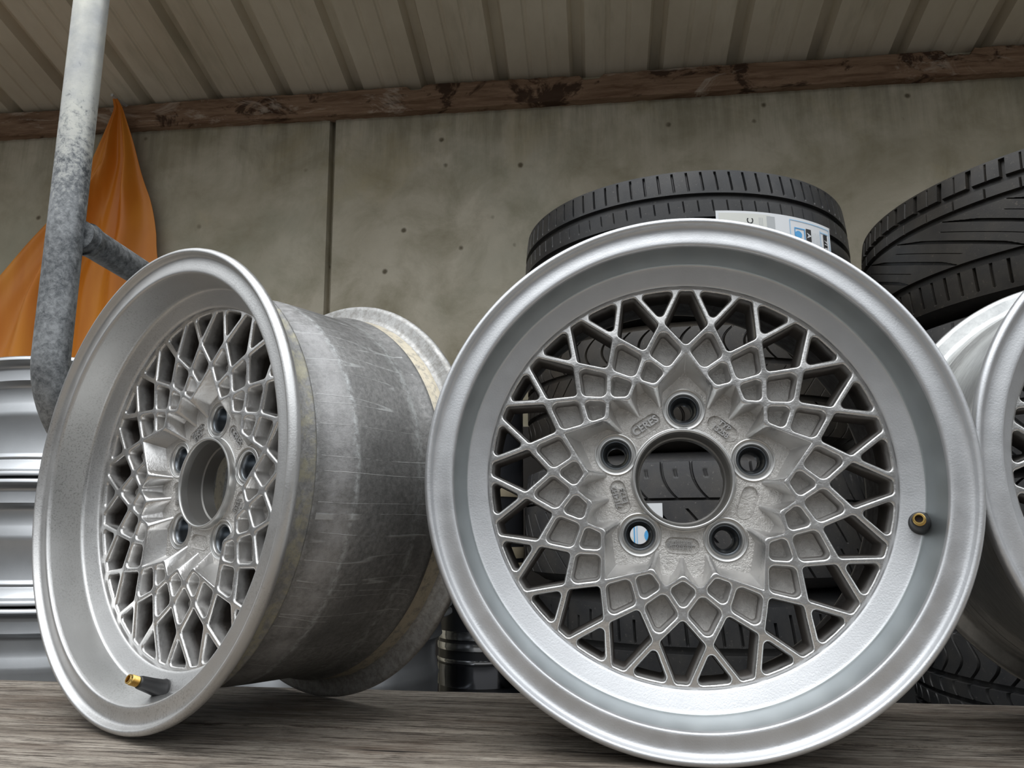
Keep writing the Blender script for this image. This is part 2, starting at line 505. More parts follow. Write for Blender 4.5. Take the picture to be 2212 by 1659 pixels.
# wall: two cast panels with a recessed joint; local x = u, y = away from camera
def make_wall():
    mb = MB()
    J = -0.849; g = .009
    pts = [(-3.4, 0.0), (J - g, 0.0), (J - g + .003, .03), (J + g - .003, .03), (J + g, 0.0), (2.4, 0.0)]
    z0, z1 = GROUND, 1.39
    vs = []
    for x, y in pts:
        k = 1 if -1 < x < -.7 else 0
        vs += [(x + .029 * k, y, z0), (x - .016 * k, y, z1)]
    fs = [(2 * i, 2 * i + 2, 2 * i + 3, 2 * i + 1) for i in range(len(pts) - 1)]
    b = len(vs)
    vs += [(-3.4, .15, z0), (-3.4, .15, z1), (2.4, .15, z0), (2.4, .15, z1)]
    fs += [(b, b + 1, b + 3, b + 2), (0, 1, b + 1, b), (10, b + 2, b + 3, 11)]
    mb.add(vs, fs)
    top = [2 * i + 1 for i in range(6)] + [b + 3, b + 1]
    mb.f.append(tuple(top)); mb.m.append(0)
    o = mb.build('wall_back', M_CONC, smooth=False)
    wall_frame(o); tag(o, 'mottled greenish grey concrete panel wall with a vertical joint', kind='structure')
make_wall()

def make_beam():
    # rough timber along the wall head, with notches in the upper edge
    u0, u1 = -3.3, 2.3
    n = 420
    notches = [(-.645 - .0, -.60, .013), (-.155, -.105, .012), (.78, .84, .016)]
    zb, zt = 1.309, 1.383
    rings = []
    mb = MB()
    rnd = random.Random(3)
    jit = [rnd.uniform(-1, 1) for _ in range(n + 3)]
    for i in range(n + 1):
        u = u0 + (u1 - u0) * i / n
        t = zt + .0022 * jit[i] * (.4 + .6 * (sin(u * 5) ** 2)) + .002 * sin(u * 9)
        for a, b, d in notches:
            if a < u < b: t -= d
        bz = zb + .0012 * jit[i + 1] + .0015 * sin(u * 3.1)
        y = -.026
        rings.append([(u, .01, bz), (u, y + .002, bz), (u, y, bz + .002), (u, y - .001 * jit[i], (bz + t) / 2), (u, y, t - .002), (u, y + .002, t), (u, .01, t)])
    mb.loops(rings, True, flip=True)
    mb.f.append(tuple(range(7))); mb.m.append(0)
    mb.f.append(tuple(n * 7 + k for k in range(7))[::-1]); mb.m.append(0)
    o = mb.build('trim_1', M_BEAM, smooth=True, sharp=30)
    wall_frame(o); tag(o, 'rough brown timber plate along the top of the concrete wall', kind='structure')
make_beam()

def make_ceiling():
    # profiled sheet: pans with deep trapezoid ribs, ribs run away from the wall
    P = .2085
    prof = []   # (u, height)
    u = -3.3 - .02
    k = 0
    while u < 2.4:
        prof += [(u, 0), (u + .010, .030), (u + .034, .030), (u + .044, 0),
                 (u + .095, 0), (u + .099, .0035), (u + .105, .0035), (u + .109, 0),
                 (u + .147, 0), (u + .151, .0035), (u + .157, .0035), (u + .161, 0)]
        u += P
    sl = math.tan(radians(13.4))
    mb = MB()
    rings = []
    for v in (-.14, .70):
        z = 1.392 + v * sl
        rings.append([(a, -v, z + h) for a, h in prof])
    rings2 = [[(x, y, z + .0012) for x, y, z in r] for r in rings]
    mb.loops(rings, False)
    mb.loops(rings2, False, flip=True)
    o = mb.build('ceiling', M_ROOF, smooth=False)
    wall_frame(o); tag(o, 'beige profiled sheet steel roof seen from below', kind='structure')
make_ceiling()

fl = MB(); fl.box(-6, 6, -6, 3.2, GROUND - .1, GROUND)
o = fl.build('floor', simple('yard_concrete', (.075, .072, .068), .8), smooth=False)
tag(o, 'grey concrete yard floor below the table', kind='structure')

# ------------------------------------------------------------------ lattice wheel
R0 = .195
RN1, RN2, RN3, RN4, ROUT = .1240, .1025, .0850, .0752, .1535
def P2(r, deg): return Vector((r * sin(radians(deg)), r * cos(radians(deg))))
def ztop(r):
    pts = [(0, .0465), (.100, .0465), (.124, .0445), (.1535, .0465), (1, .0465)]
    for (a, za), (b, zb) in zip(pts, pts[1:]):
        if r <= b: return za + (zb - za) * (r - a) / (b - a)

def inset_loop(poly, D, d, arc=5):
    """rounded inset: fillet centres at inset D, loop at inset d (poly clockwise or not: auto)"""
    n = len(poly)
    area = sum(poly[i].x * poly[(i + 1) % n].y - poly[(i + 1) % n].x * poly[i].y for i in range(n))
    if area < 0: poly = poly[::-1]
    out = []
    for i in range(n):
        p0, p1, p2 = poly[i - 1], poly[i], poly[(i + 1) % n]
        e0 = (p1 - p0).normalized(); e1 = (p2 - p1).normalized()
        n0 = Vector((e0.y, -e0.x)); n1 = Vector((e1.y, -e1.x))     # outward
        bis = (n0 + n1).normalized()
        c = p1 - bis * (D / max(.2, bis.dot(n0)))
        turn = atan2(e0.x * e1.y - e0.y * e1.x, e0.dot(e1))
        k = arc if turn > .35 else 1
        a0 = atan2(n0.y, n0.x)
        for j in range(k + 1):
            a = a0 + turn * j / k
            out.append(c + Vector((cos(a), sin(a))) * (D - d))
    return out

def cdt_region(boundary, holes, inside, extra=()):
    """triangulate the area between loops; inside(pt)->bool on triangle centroids"""
    vs = []; es = []
    for lp in [boundary] + holes:
        b = len(vs); n = len(lp)
        vs += [Vector((p[0] * 100, p[1] * 100)) for p in lp]
        es += [(b + i, b + (i + 1) % n) for i in range(n)]
    vs += [Vector((p[0] * 100, p[1] * 100)) for p in extra]
    r = delaunay_2d_cdt(vs, es, [], 0, 1e-6)
    V = [Vector((p[0] / 100, p[1] / 100)) for p in r[0]]
    F = []
    for f in r[2]:
        c = sum((V[i] for i in f), Vector((0, 0))) / len(f)
        if inside(c): F.append(tuple(f))
    return V, F

def in_poly(p, poly):
    x, y = p; c = False; n = len(poly)
    for i in range(n):
        a = poly[i]; b = poly[i - 1]
        if (a[1] > y) != (b[1] > y) and x < (b[0] - a[0]) * (y - a[1]) / (b[1] - a[1]) + a[0]: c = not c
    return c

def chaikin(pts, w=.22):
    n = len(pts); out = []
    for i in range(n):
        a, b = pts[i], pts[(i + 1) % n]
        out.append(a * (1 - w) + b * w); out.append(a * w + b * (1 - w))
    return out

def clipround(pts, c):
    n = len(pts); out = []
    for i in range(n):
        p = pts[i]; a = pts[i - 1]; b = pts[(i + 1) % n]
        ta = min(.3, c / max(1e-6, (a - p).length)); tb = min(.3, c / max(1e-6, (b - p).length))
        q0 = p.lerp(a, ta); q1 = p.lerp(b, tb)
        out += [q0, p * .5 + (q0 + q1) * .25, q1]
    return out

ZF = .0630     # hub floor depth
def build_lattice():
    mb = MB()
    thr = []; poc = []
    for k in range(20):
        a = 18 * k
        arc = [P2(ROUT, a + 2.4), P2(ROUT, a - 2.4)]
        thr.append([P2(RN2, a), P2(RN1, a - 9), arc[1], arc[0], P2(RN1, a + 9)])
        b = a + 9
        thr.append([P2(RN1, b), P2(ROUT, b - 6.6), P2(ROUT, b - 3.3), P2(ROUT, b), P2(ROUT, b + 3.3), P2(ROUT, b + 6.6)])
        poc.append(([P2(RN1, b), P2(RN2, b + 9), P2(RN3, b), P2(RN2, b - 9)], .0066))
        if k % 4: poc.append(([P2(RN2, a), P2(RN3, a + 9), P2(RN4, a), P2(RN3, a - 9)], .0058))
    top_holes = []; bot_holes = []
    def lift(lp, dz, zc=None): return [(p.x, (ztop(p.length) if zc is None else zc) + dz, p.y) for p in lp]
    for c in thr:
        lv = [(.0006, 0), (.0011, 0.00003), (.0017, .0004), (.0022, .0011), (.0025, .0022), (.0028, .006), (.0040, .029)]
        lps = [inset_loop(c, .0052, d) for d, _ in lv]
        top_holes.append(lps[0])
        rings = [lift(lp, dz) for lp, (_, dz) in zip(lps, lv)]
        mb.loops(rings, True, 0)
        bot_holes.append((lps[-1], rings[-1]))
    for c, D in poc:
        lv = [(.0006, 0), (.0011, 0.00003), (.0017, .0004), (.0021, .0011), (.0024, .0022), (.0041, .0118), (.0046, .0130), (.0053, .0134)]
        lv = [(min(d, D - .0004), z) for d, z in lv]
        lps = [inset_loop(c, D, d) for d, _ in lv]
        top_holes.append(lps[0])
        rings = [lift(lp, dz) for lp, (_, dz) in zip(lps, lv)]
        mb.loops(rings, True, mats=[0] * 5 + [1, 1])
        b = len(mb.v); mb.v += rings[-1]; mb.f.append(tuple(range(b, b + len(rings[-1])))[::-1]); mb.m.append(1)
    # star well
    T = []; F = []
    tt = [(0, RN2), (14.2, None), (18, RN4), (22.5, None), (25.6, None), (28.4, None), (31.5, None), (36, RN4),
          (40.5, None), (43.6, None), (46.4, None), (49.5, None), (54, RN4), (57.8, None)]
    ff = [(0, .0865), (14.0, .0715), (16.7, .0603), (19.2, .0600), (21.8, .069), (24.0, .0762), (29.5, .0762), (32.2, .070), (34.7, .0606), (37.3, .0606),
          (39.8, .070), (42.5, .0762), (48, .0762), (50.2, .069), (52.8, .0600), (55.3, .0603), (58, .0715)]
    def seg(p, q, t): return p * (1 - t) + q * t
    for s in range(5):
        b = 72 * s
        n = {0: P2(RN2, b), 2: P2(RN4, b + 18), 'v1': P2(RN3, b + 27), 7: P2(RN4, b + 36), 'v2': P2(RN3, b + 45), 12: P2(RN4, b + 54), 'e': P2(RN2, b + 72)}
        L = [n[0], seg(n[0], n[2], .86), seg(n[0], n[2], .962), seg(n[2], n['v1'], .10), seg(n[2], n['v1'], .5), seg(n[2], n['v1'], .9), seg(n['v1'], n[7], .1), seg(n['v1'], n[7], .5), seg(n['v1'], n[7], .90), seg(n[7], n['v2'], .10),
             seg(n[7], n['v2'], .5), seg(n[7], n['v2'], .9), seg(n['v2'], n[12], .1), seg(n['v2'], n[12], .5), seg(n['v2'], n[12], .90), seg(n[12], n['e'], .038), seg(n[12], n['e'], .14)]
        for i, p in enumerate(L):
            r = p.length
            T.append(p * ((r - (.0022 if i == 0 else .0010)) / r))
        for a, r in ff: F.append(P2(r, b + a))
    T = clipround(T, .0011); F = clipround(F, .0012)
    lv = [(0, 0, 0), (.03, .00005, 0), (.07, .0005, 0), (.11, .0013, 0), (.16, None, .056), (.55, None, .50), (.96, None, .955), (1.0, None, 1.0), (1.03, None, 1.0)]
    rings = []; l2 = []
    for t, dz, q in lv:
        lp = [a * (1 - t) + b * t for a, b in zip(T, F)]
        l2.append(lp)
        if dz is not None: rings.append([(p.x, ztop(p.length) + dz, p.y) for p in lp])
        else: rings.append([(p.x, (ztop(.09) + .0013) * (1 - q) + ZF * q, p.y) for p in lp])
    mb.loops(rings, True, flip=False, mats=[0] * 7 + [1])
    top_holes.append(l2[0])
    # top face
    N = 240
    outer = [P2(ROUT + .0004, 360 * i / N) for i in range(N)]
    stl = l2[0]
    bb = [(min(p.x for p in h), max(p.x for p in h), min(p.y for p in h), max(p.y for p in h)) for h in top_holes]
    def inside(c):
        if c.length > ROUT + .0003: return False
        for h, (x0, x1, y0, y1) in zip(top_holes, bb):
            if x0 < c.x < x1 and y0 < c.y < y1 and in_poly(c, h): return False
        return True
    V, Fc = cdt_region(outer, top_holes, inside)
    mb.add([(p.x, ztop(p.length), p.y) for p in V], Fc, 0)
    # short wall at outer edge up to the ring
    # hub floor with bore, bosses and oval plates
    floor_loop = l2[-1]
    holes = []
    bore = [P2(.0412, 360 * i / 96) for i in range(96)]
    holes.append(bore)
    bosses = []
    for s in range(5):
        c = P2(.056, 72 * s)
        bosses.append(c)
        holes.append([c + P2(.0172, 360 * i / 48) for i in range(48)])
    ovals = []
    def stadium(c, ang, hl, hw, n=10):
        out = []
        for sgn in (1, -1):
            for j in range(n + 1):
                a = radians(-90 + 180 * j / n)
                x = sgn * (hl - hw + cos(a) * hw); y = sgn * sin(a) * hw
                out.append(Vector((x, y)))
        ca, sa = cos(-ang), sin(-ang)
        return [c + Vector((p.x * ca - p.y * sa, p.x * sa + p.y * ca)) for p in out]
    for s in range(5):
        A = 36 + 72 * s
        c = P2(.0515, A)
        ovals.append((c, radians(A)))
        holes.append(stadium(c, radians(A), .0138, .0068))
    def ins2(c):
        if not in_poly(c, floor_loop): return False
        return not any(in_poly(c, h) for h in holes)
    V, Fc = cdt_region(floor_loop, holes, ins2)
    mb.add([(p.x, ZF, p.y) for p in V], Fc, 1)
    for c, a in ovals:
        lv = [(-.0006, 0), (-.0002, -.0004), (.0002, -.0003), (.0006, .0011), (.0009, .0014)]
        rings = [[(p.x, ZF + dz, p.y) for p in stadium(c, a, .0132 - d, .0062 - d)] for d, dz in lv]
        mb.loops(rings, True, 1)
        b = len(mb.v); mb.v += rings[-1]; mb.f.append(tuple(range(b, b + len(rings[-1])))); mb.m.append(1)
    for c in bosses:
        prof = [(.0172, 0), (.0170, -.0007), (.0164, -.0010), (.0158, -.0007), (.0156, .0001), (.0152, .0003), (.0140, .0002), (.0136, -.0004), (.0128, -.0005), (.0124, .0), (.0119, .0015), (.0117, .0045), (.0117, .025)]
        rings = [[(c.x + r * sin(2 * pi * i / 48), ZF + dz, c.y + r * cos(2 * pi * i / 48)) for i in range(48)] for r, dz in prof]
        mb.loops(rings, True, 3)
    prof = [(.0412, ZF), (.0404, ZF - .0006), (.0400, ZF - .0022), (.0398, ZF - .0054), (.0393, ZF - .0062), (.0386, ZF - .0064), (.0378, ZF - .0063), (.0373, ZF - .0058), (.0369, ZF - .0042), (.0367, ZF + .0015)]
    mb.lathe(prof, 96, 3)
    mb.lathe([(.0367, ZF + .0015), (.0352, ZF + .014), (.0340, ZF + .015), (.0338, ZF + .026)], 96, 2)
    # back plate
    bo = [P2(.1522, 360 * i / N) for i in range(N)]
    bh = [h for h, _ in bot_holes]
    bbh = [[c + P2(.0117, 360 * i / 24) for i in range(24)] for c in bosses]
    bb2 = [P2(.0338, 360 * i / 48) for i in range(48)]
    allh = bh + bbh + [bb2]
    bx = [(min(p.x for p in h), max(p.x for p in h), min(p.y for p in h), max(p.y for p in h)) for h in allh]
    def ins3(c):
        if c.length > .1521: return False
        for h, (x0, x1, y0, y1) in zip(allh, bx):
            if x0 < c.x < x1 and y0 < c.y < y1 and in_poly(c, h): return False
        return True
    V, Fc = cdt_region(bo, allh, ins3)
    mb.add([(p.x, ztop(p.length) + .029 + (.0130 if p.length < .075 else 0), p.y) for p in V], Fc, 0)
    o = mb.build('spoke_lattice', [M_LAT, M_CAST, M_BORE, M_MACH], smooth=True, sharp=38)
    bm = bmesh.new(); bm.from_mesh(o.data)
    bmesh.ops.remove_doubles(bm, verts=bm.verts, dist=2e-6)
    bmesh.ops.recalc_face_normals(bm, faces=bm.faces)
    bm.to_mesh(o.data); bm.free()
    o.data.set_sharp_from_angle(angle=radians(38))
    return o, bosses, ovals

LIP = [(.1935, .0098), (.1948, .0078), (.1952, .0050), (.1948, .0026), (.1936, .0009), (.1920, .0002), (.1906, .0006), (.1898, .0018),
       (.1892, .0038), (.1881, .0051), (.1864, .0058), (.1840, .0059), (.1815, .0057), (.1790, .0053), (.1766, .0050), (.1752, .0051),
       (.1744, .0055), (.17385, .0066), (.1735, .0085), (.1700, .0325), (.1697, .0345), (.1690, .0357), (.1678, .0364), (.1660, .0371),
       (.1560, .0412), (.1548, .0417), (.1540, .0423), (.1537, .0431), (.1536, .0445), (.1533, .0478)]
LIPM = [1] * 18 + [2] * 3 + [1] * 30
LIPIN = [(.1533, .0478), (.1522, .0750), (.1545, .0770)]
BARREL = [(.1935, .0098), (.1915, .0110), (.1860, .0118), (.1815, .0126), (.1792, .0145), (.1782, .0180), (.1765, .0320), (.1780, .0338), (.1784, .0350), (.1778, .0362),
          (.1740, .0380), (.1660, .0400), (.1635, .0415), (.1628, .0435), (.1626, .0465), (.1634, .0490), (.1700, .0770), (.1711, .0805), (.1715, .1000), (.1718, .1450),
          (.1722, .1560), (.1745, .1640), (.1768, .1690), (.1772, .1710), (.1766, .1730), (.1752, .1738), (.1762, .1750), (.1780, .1880), (.1795, .1905),
          (.1830, .1920), (.1910, .1930), (.1940, .1940), (.1954, .1965), (.1950, .1995), (.1930, .2012), (.1905, .2006), (.1890, .1985),
          (.1860, .1970), (.1800, .1960), (.1760, .1930), (.1730, .1850), (.1700, .1780), (.1672, .1600), (.1670, .0950), (.1610, .0800), (.1545, .0770)]

def text_mesh(txt, size, extrude, spacing=1.0):
    cu = bpy.data.curves.new('txt', 'FONT')
    cu.body = txt; cu.size = size; cu.extrude = extrude; cu.align_x = 'CENTER'; cu.align_y = 'CENTER'
    cu.space_character = spacing; cu.offset = size * .022; cu.resolution_u = 3
    ob = bpy.data.objects.new('txt', cu); COL.objects.link(ob)
    dg = bpy.context.evaluated_depsgraph_get()
    me = bpy.data.meshes.new_from_object(ob.evaluated_get(dg))
    bpy.data.objects.remove(ob); bpy.data.curves.remove(cu)
    vs = [v.co.copy() for v in me.vertices]; fs = [tuple(p.vertices) for p in me.polygons]
    bpy.data.meshes.remove(me)
    return vs, fs

def build_wheel():
    root = empty('alloy_wheel')
    lip = MB(); lip.lathe(LIP + LIPIN[1:], 256, mats=LIPM[:len(LIP) + len(LIPIN) - 2])
    ol = lip.build('outer_lip', [M_SIL, M_FLANGE, M_SMOOTH], root, sharp=50); recalc(ol)
    ba = MB(); ba.lathe(BARREL, 256, 0)
    ob = ba.build('barrel', M_BARC, root, sharp=60); recalc(ob)
    lat, bosses, ovals = build_lattice(); lat.parent = root
    for c in bosses:
        s = MB()
        prof = [(.01175, .0020), (.0110, .0016), (.0104, .0020), (.0098, .0060), (.0088, .0105), (.0078, .0120), (.0074, .0130), (.0074, .0255), (.01175, .0255)]
        rings = [[(c.x + r * sin(2 * pi * i / 40), ZF + dz, c.y + r * cos(2 * pi * i / 40)) for i in range(40)] for r, dz in prof]
        s.loops(rings, True)
        o = s.build('lug_seat', M_SEAT, root, sharp=50); recalc(o)
        o['label'] = 'dark steel lug hole insert'
    texts = {-36: [('CERES', .0084, 0)], 36: [('TYP', .0060, .0028), ('13258', .0060, -.0028)],
             -108: [('7J14H2', .0060, .0028), ('ET23', .0060, -.0028)], 180: [('8|4', .0042, 0)]}
    for A, lines in texts.items():
        mb = MB()
        c = P2(.0515, A)
        # reading direction: baseline on hub side for upper plates, outwards for the lower one
        rot = radians(A) if abs(A) != 180 else radians(A)
        ex = Vector((cos(rot), -sin(rot))); ey = Vector((sin(rot), cos(rot)))
        if A == -108: pass
        if A == 180:
            # date clock: little grid with dots and digits
            def bar(x0, x1, y0, y1):
                vs = []
                for d in (.0013, .0004):
                    for x, y in ((x0, y0), (x1, y0), (x1, y1), (x0, y1)):
                        p = c + ex * x + ey * y; vs.append((p.x, ZF + d, p.y))
                mb.add(vs, [(4, 5, 6, 7), (0, 1, 5, 4), (1, 2, 6, 5), (2, 3, 7, 6), (3, 0, 4, 7)])
            bar(-.0102, .0095, -.0003, .0003)
            for k in range(6):
                x = -.0070 + k * .0030
                bar(x - .00025, x + .00025, -.0036, .0036)
                for yy in (-.0026, -.0012, .0012, .0026):
                    bar(x + .0010, x + .0020, yy - .0004, yy + .0004)
            lines = [('48', .0040, 0)]
            for txt, sz, dy in lines:
                vs, fs = text_mesh(txt, sz, .0004)
                out = []
                for p in vs:
                    q = c + ex * (p.x + .0098) + ey * (p.y + dy)
                    out.append((q.x, ZF + .0009 - p.z, q.y))
                mb.add(out, fs)
        else:
            for txt, sz, dy in lines:
                vs, fs = text_mesh(txt, sz, .0011)
                out = []
                for p in vs:
                    q = c + ex * p.x + ey * (p.y + dy)
                    out.append((q.x, ZF + .0009 - p.z, q.y))
                mb.add(out, fs)
        o = mb.build('embossed_lettering', M_LAT, root, smooth=False); recalc(o)
    # valve at 99 degrees
    A = 99.0
    vb = MB()
    c = P2(.1672, A)
    base = Vector((c.x, .0365, c.y))
    axis = Vector((-sin(radians(A)) * .40, -1, -cos(radians(A)) * .40)).normalized()
    sx = axis.cross(Vector((0, 0, 1))).normalized(); sy = axis.cross(sx)
    def rev(mb, prof, n=32, mat=0):
        rings = [[base + axis * h + (sx * cos(2 * pi * i / n) + sy * sin(2 * pi * i / n)) * r for i in range(n)] for h, r in prof]
        mb.loops(rings, True, mat)
    rev(vb, [(-.004, .0078), (.0000, .0080), (.0012, .0082), (.0022, .0079), (.0030, .0072), (.0120, .0060), (.0215, .0051), (.0228, .0047), (.0232, .0040), (.0232, .0030)])
    ov = vb.build('valve_stem', M_RUBN, root, sharp=50); recalc(ov)
    ov['label'] = 'black rubber valve stem'
    vt = MB()
    pr = [(.0222, .0038), (.0240, .0039)]
    h = .0240
    for k in range(7):
        pr += [(h + .0003, .0041), (h + .0007, .0036)]; h += .0009
    pr += [(h + .0006, .0037), (h + .0016, .0037), (h + .0020, .0034), (h + .0020, .0026), (h + .0012, .0024), (h - .004, .0024)]
    rev(vt, pr)
    o = vt.build('valve_tip', M_BRASS, ov, sharp=50); recalc(o)
    o['label'] = 'threaded brass valve tip'
    vc = MB(); rev(vc, [(h - .0015, .0024), (h - .0015, .0001)])
    o = vc.build('valve_core', M_DARKHOLE, ov)
    return root

def place_wheel(root, x, y, yaw, lean, spin, z=0.0):
    n = Vector((sin(yaw), -cos(yaw), 0)); t = Vector((cos(yaw), sin(yaw), 0)); up = Vector((0, 0, 1))
    u2 = up * cos(lean) - n * sin(lean); n2 = n * cos(lean) + up * sin(lean)
    m = Matrix((t, -n2, u2)).transposed()
    root.location = (x, y, z); root.rotation_euler = m.to_euler()
    for ch in root.children:
        ch.location = (0, 0, R0 + .0002); ch.rotation_euler = (0, spin, 0)

def copy_tree(o, parent=None):
    c = o.copy(); COL.objects.link(c)
    if parent: c.parent = parent
    for ch in list(o.children): copy_tree(ch, c)
    return c

def override(root, names):
    for ch in root.children:
        k = ch.name.split('.')[0]
        if k in names:
            for i, m in names[k].items():
                ch.material_slots[i].link = 'OBJECT'; ch.material_slots[i].material = m

wA = build_wheel()
bpy.context.view_layer.update()
wB = copy_tree(wA); wC = copy_tree(wA)
place_wheel(wA, .1262, .5277, -.1545, 0.0, .0563, .0008)
place_wheel(wB, -.3061, .6035, -.6332, .012, .1153 + radians(72), .0032)
place_wheel(wC, .5115, .475, -.175, 0.0, .30, .0008)
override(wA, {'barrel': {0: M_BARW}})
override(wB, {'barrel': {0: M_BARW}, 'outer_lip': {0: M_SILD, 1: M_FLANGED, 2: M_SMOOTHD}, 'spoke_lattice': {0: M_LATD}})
G = 'mesh spoke alloy wheels standing on the table'
tag(wA, 'silver mesh spoke alloy wheel facing the camera, valve stem at its right', 'wheel', G)
tag(wB, 'silver mesh spoke alloy wheel turned sideways, showing its long weathered barrel', 'wheel', G)
tag(wC, 'silver mesh spoke alloy wheel cut off by the right edge of the photo', 'wheel', G)

# ------------------------------------------------------------------ table
def make_table():
    # local frame: x along far edge, y away from camera, origin on the far edge
    e0 = Vector((-.542, .838, 0)); e1 = Vector((.362, .729, 0))
    ang = atan2(e1.y - e0.y, e1.x - e0.x)
    root = empty('wooden_table', (0, .782, 0), (0, 0, ang))
    tag(root, 'low table of weathered grey timber planks the alloy wheels stand on', 'table')
    edges = [0.0, -.158, -.330, -.505, -.68]
    rnd = random.Random(5)
    for k in range(4):
        y1 = edges[k] - (.0 if k == 0 else .0012); y0 = edges[k + 1] + .0012
        top = 0.0
        n = 120
        mb = MB(); rings = []
        for i in range(n + 1):
            x = -2.0 + 4.0 * i / n
            j0 = .0008 * sin(x * 7 + k) + .0006 * sin(x * 23 + 2 * k); j1 = .0012 * sin(x * 5 + 3 * k) + .0008 * sin(x * 31)
            ya, yb = y0 + j0, y1 + j1
            rings.append([(x, ya, -.038), (x, ya, -.003), (x, ya + .003, top - .0003), (x, ya + .008, top), (x, yb - .008, top), (x, yb - .003, top - .0004), (x, yb, -.003), (x, yb, -.038)])
        mb.loops(rings, True)
        mb.f.append(tuple(range(8))); mb.m.append(0); mb.f.append(tuple(n * 8 + q for q in range(8))[::-1]); mb.m.append(0)
        o = mb.build('plank', M_WOOD, root, sharp=45); recalc(o)
    for sx in (-1.5, 1.5):
        for yy in (-.60, -.08):
            mb = MB(); mb.box(sx - .04, sx + .04, yy - .04, yy + .04, GROUND, -.038)
            mb.build('leg', M_WOOD, root, smooth=False)
        mb = MB(); mb.box(sx - .035, sx + .035, -.56, -.12, -.13, -.0385)
        mb.build('crossbar', M_WOOD, root, smooth=False)
make_table()

# ------------------------------------------------------------------ galvanised pipe frame
def make_pipe():
    root = empty('pipe_frame', (-.492, .773, GROUND))
    tag(root, 'bent galvanised steel pipe standing upright behind the left wheel', 'pipe')
    base = Vector(root.location)
    rad = .0186
    top = Vector((-.5095, .773, 1.05)); bot = Vector((-.4965, .773, .345))
    path = []
    for i in range(16): path.append(top.lerp(bot, i / 15))
    d = Vector((.30, 1, 0)).normalized(); rb = .115
    for i in range(1, 17):
        a = (pi / 2) * i / 16
        path.append(bot + d * (rb * (1 - cos(a))) - Vector((0, 0, rb * sin(a))))
    end = path[-1]
    path.append(end + d * .012)
    # then drops to the ground
    c2 = path[-1]
    for i in range(1, 9):
        a = (pi / 2) * i / 8
        path.append(c2 + Vector((0, 1, 0)) * (.06 * sin(a)) - Vector((0, 0, .06 * (1 - cos(a)))))
    path.append(Vector((path[-1].x, path[-1].y, GROUND)))
    mb = tube([p - base for p in path], rad, 40)
    o = mb.build('upright_pipe', M_GALV, root, sharp=60); recalc(o)
    # branch welded on, running back towards the wall
    s = Vector((-.488, .780, .484)); e_ = s + Vector((.068, .95, 0)) * 1.02
    mb = tube([(s.lerp(e_, i / 12)) - base for i in range(13)], .0175, 32)
    o = mb.build('branch_pipe', M_GALV, root, sharp=60); recalc(o)
    rings = [s + Vector((.0685, .95, 0)).normalized() * q for q in (.012, .018, .024)]
    mb = tube([p - base for p in rings], [.0196, .0188, .0178], 24)
    mb.build('weld_collar', M_GALV, root, sharp=60)
    # end post on the ground so that the branch is carried
    mb = tube([e_ - base + Vector((0, 0, .017)), Vector((e_.x, e_.y, GROUND)) - base], .0155, 24)
    mb.build('rear_post', M_GALV, root, sharp=60)
make_pipe()

# ------------------------------------------------------------------ tarp
def make_tarp():
    # gathered on a nail at the beam, fans out downwards in folds; wall frame, v = distance from the wall
    apex = Vector((-1.480, .045, 1.376))   # u, v, z
    mb = MB(); rings = []
    NS, NT_ = 96, 70
    for j in range(NT_ + 1):
        t = j / NT_
        z = apex.z - t * .86
        # borders measured down the sheet
        def interp(tab):
            for (a, ua), (b, ub) in zip(tab, tab[1:]):
                if z <= a and z >= b: return ua + (ub - ua) * (a - z) / (a - b)
            return tab[-1][1]
        ul = interp([(1.377, -1.492), (1.347, -1.486), (1.186, -1.548), (1.091, -1.613), (1.01, -1.672), (.936, -1.732), (.863, -1.792), (.757, -1.86), (.50, -2.0)])
        ur = interp([(1.377, -1.478), (1.347, -1.460), (1.327, -1.453), (1.208, -1.412), (1.078, -1.367), (.966, -1.334), (.857, -1.314), (.50, -1.29)])
        ring = []
        for i in range(NS + 1):
            s = i / NS
            u = ul + (ur - ul) * s
            w = min(1, t * 3.0)
            f = .5 + .5 * sin(s * 15.0 + .9 + 1.1 * sin(t * 3.2))
            f = f ** 2.2
            f2 = .5 + .5 * sin(s * 31 + t * 4.0)
            crease = max(0, 1 - abs((s - .35 - .25 * t)) * 14)
            en = min(1.0, 3.2 * min(s, 1 - s) + .04) * w
            v = .040 + .062 * f * en + .008 * f2 * en + .03 * (1 - w) - .02 * crease * en
            ring.append((u + .003 * sin(t * 23 + s * 5) * w, -v, z))
        rings.append(ring)
    mb.loops(rings, False)
    mb2 = [[(x, y + .0015, z) for x, y, z in r] for r in rings]
    mb.loops(mb2, False, flip=True)
    o = mb.build('tarpaulin', M_TARP, sharp=None)
    wall_frame(o)
    tag(o, 'orange tarpaulin hanging in folds from a nail in the timber plate', 'tarpaulin')
    # dark strap along the upper left edge and a nail
    nb = MB()
    nb.add(*(lambda m: (m.v, m.f))(tube([Vector((-1.480, -.02, 1.382)), Vector((-1.484, -.085, 1.378))], .0045, 12)))
    n_ = nb.build('nail', simple('pale_nail', (.6, .6, .58), .4, .3)); wall_frame(n_)
    tag(n_, 'pale nail in the timber plate holding up the orange tarpaulin', 'nail')
make_tarp()

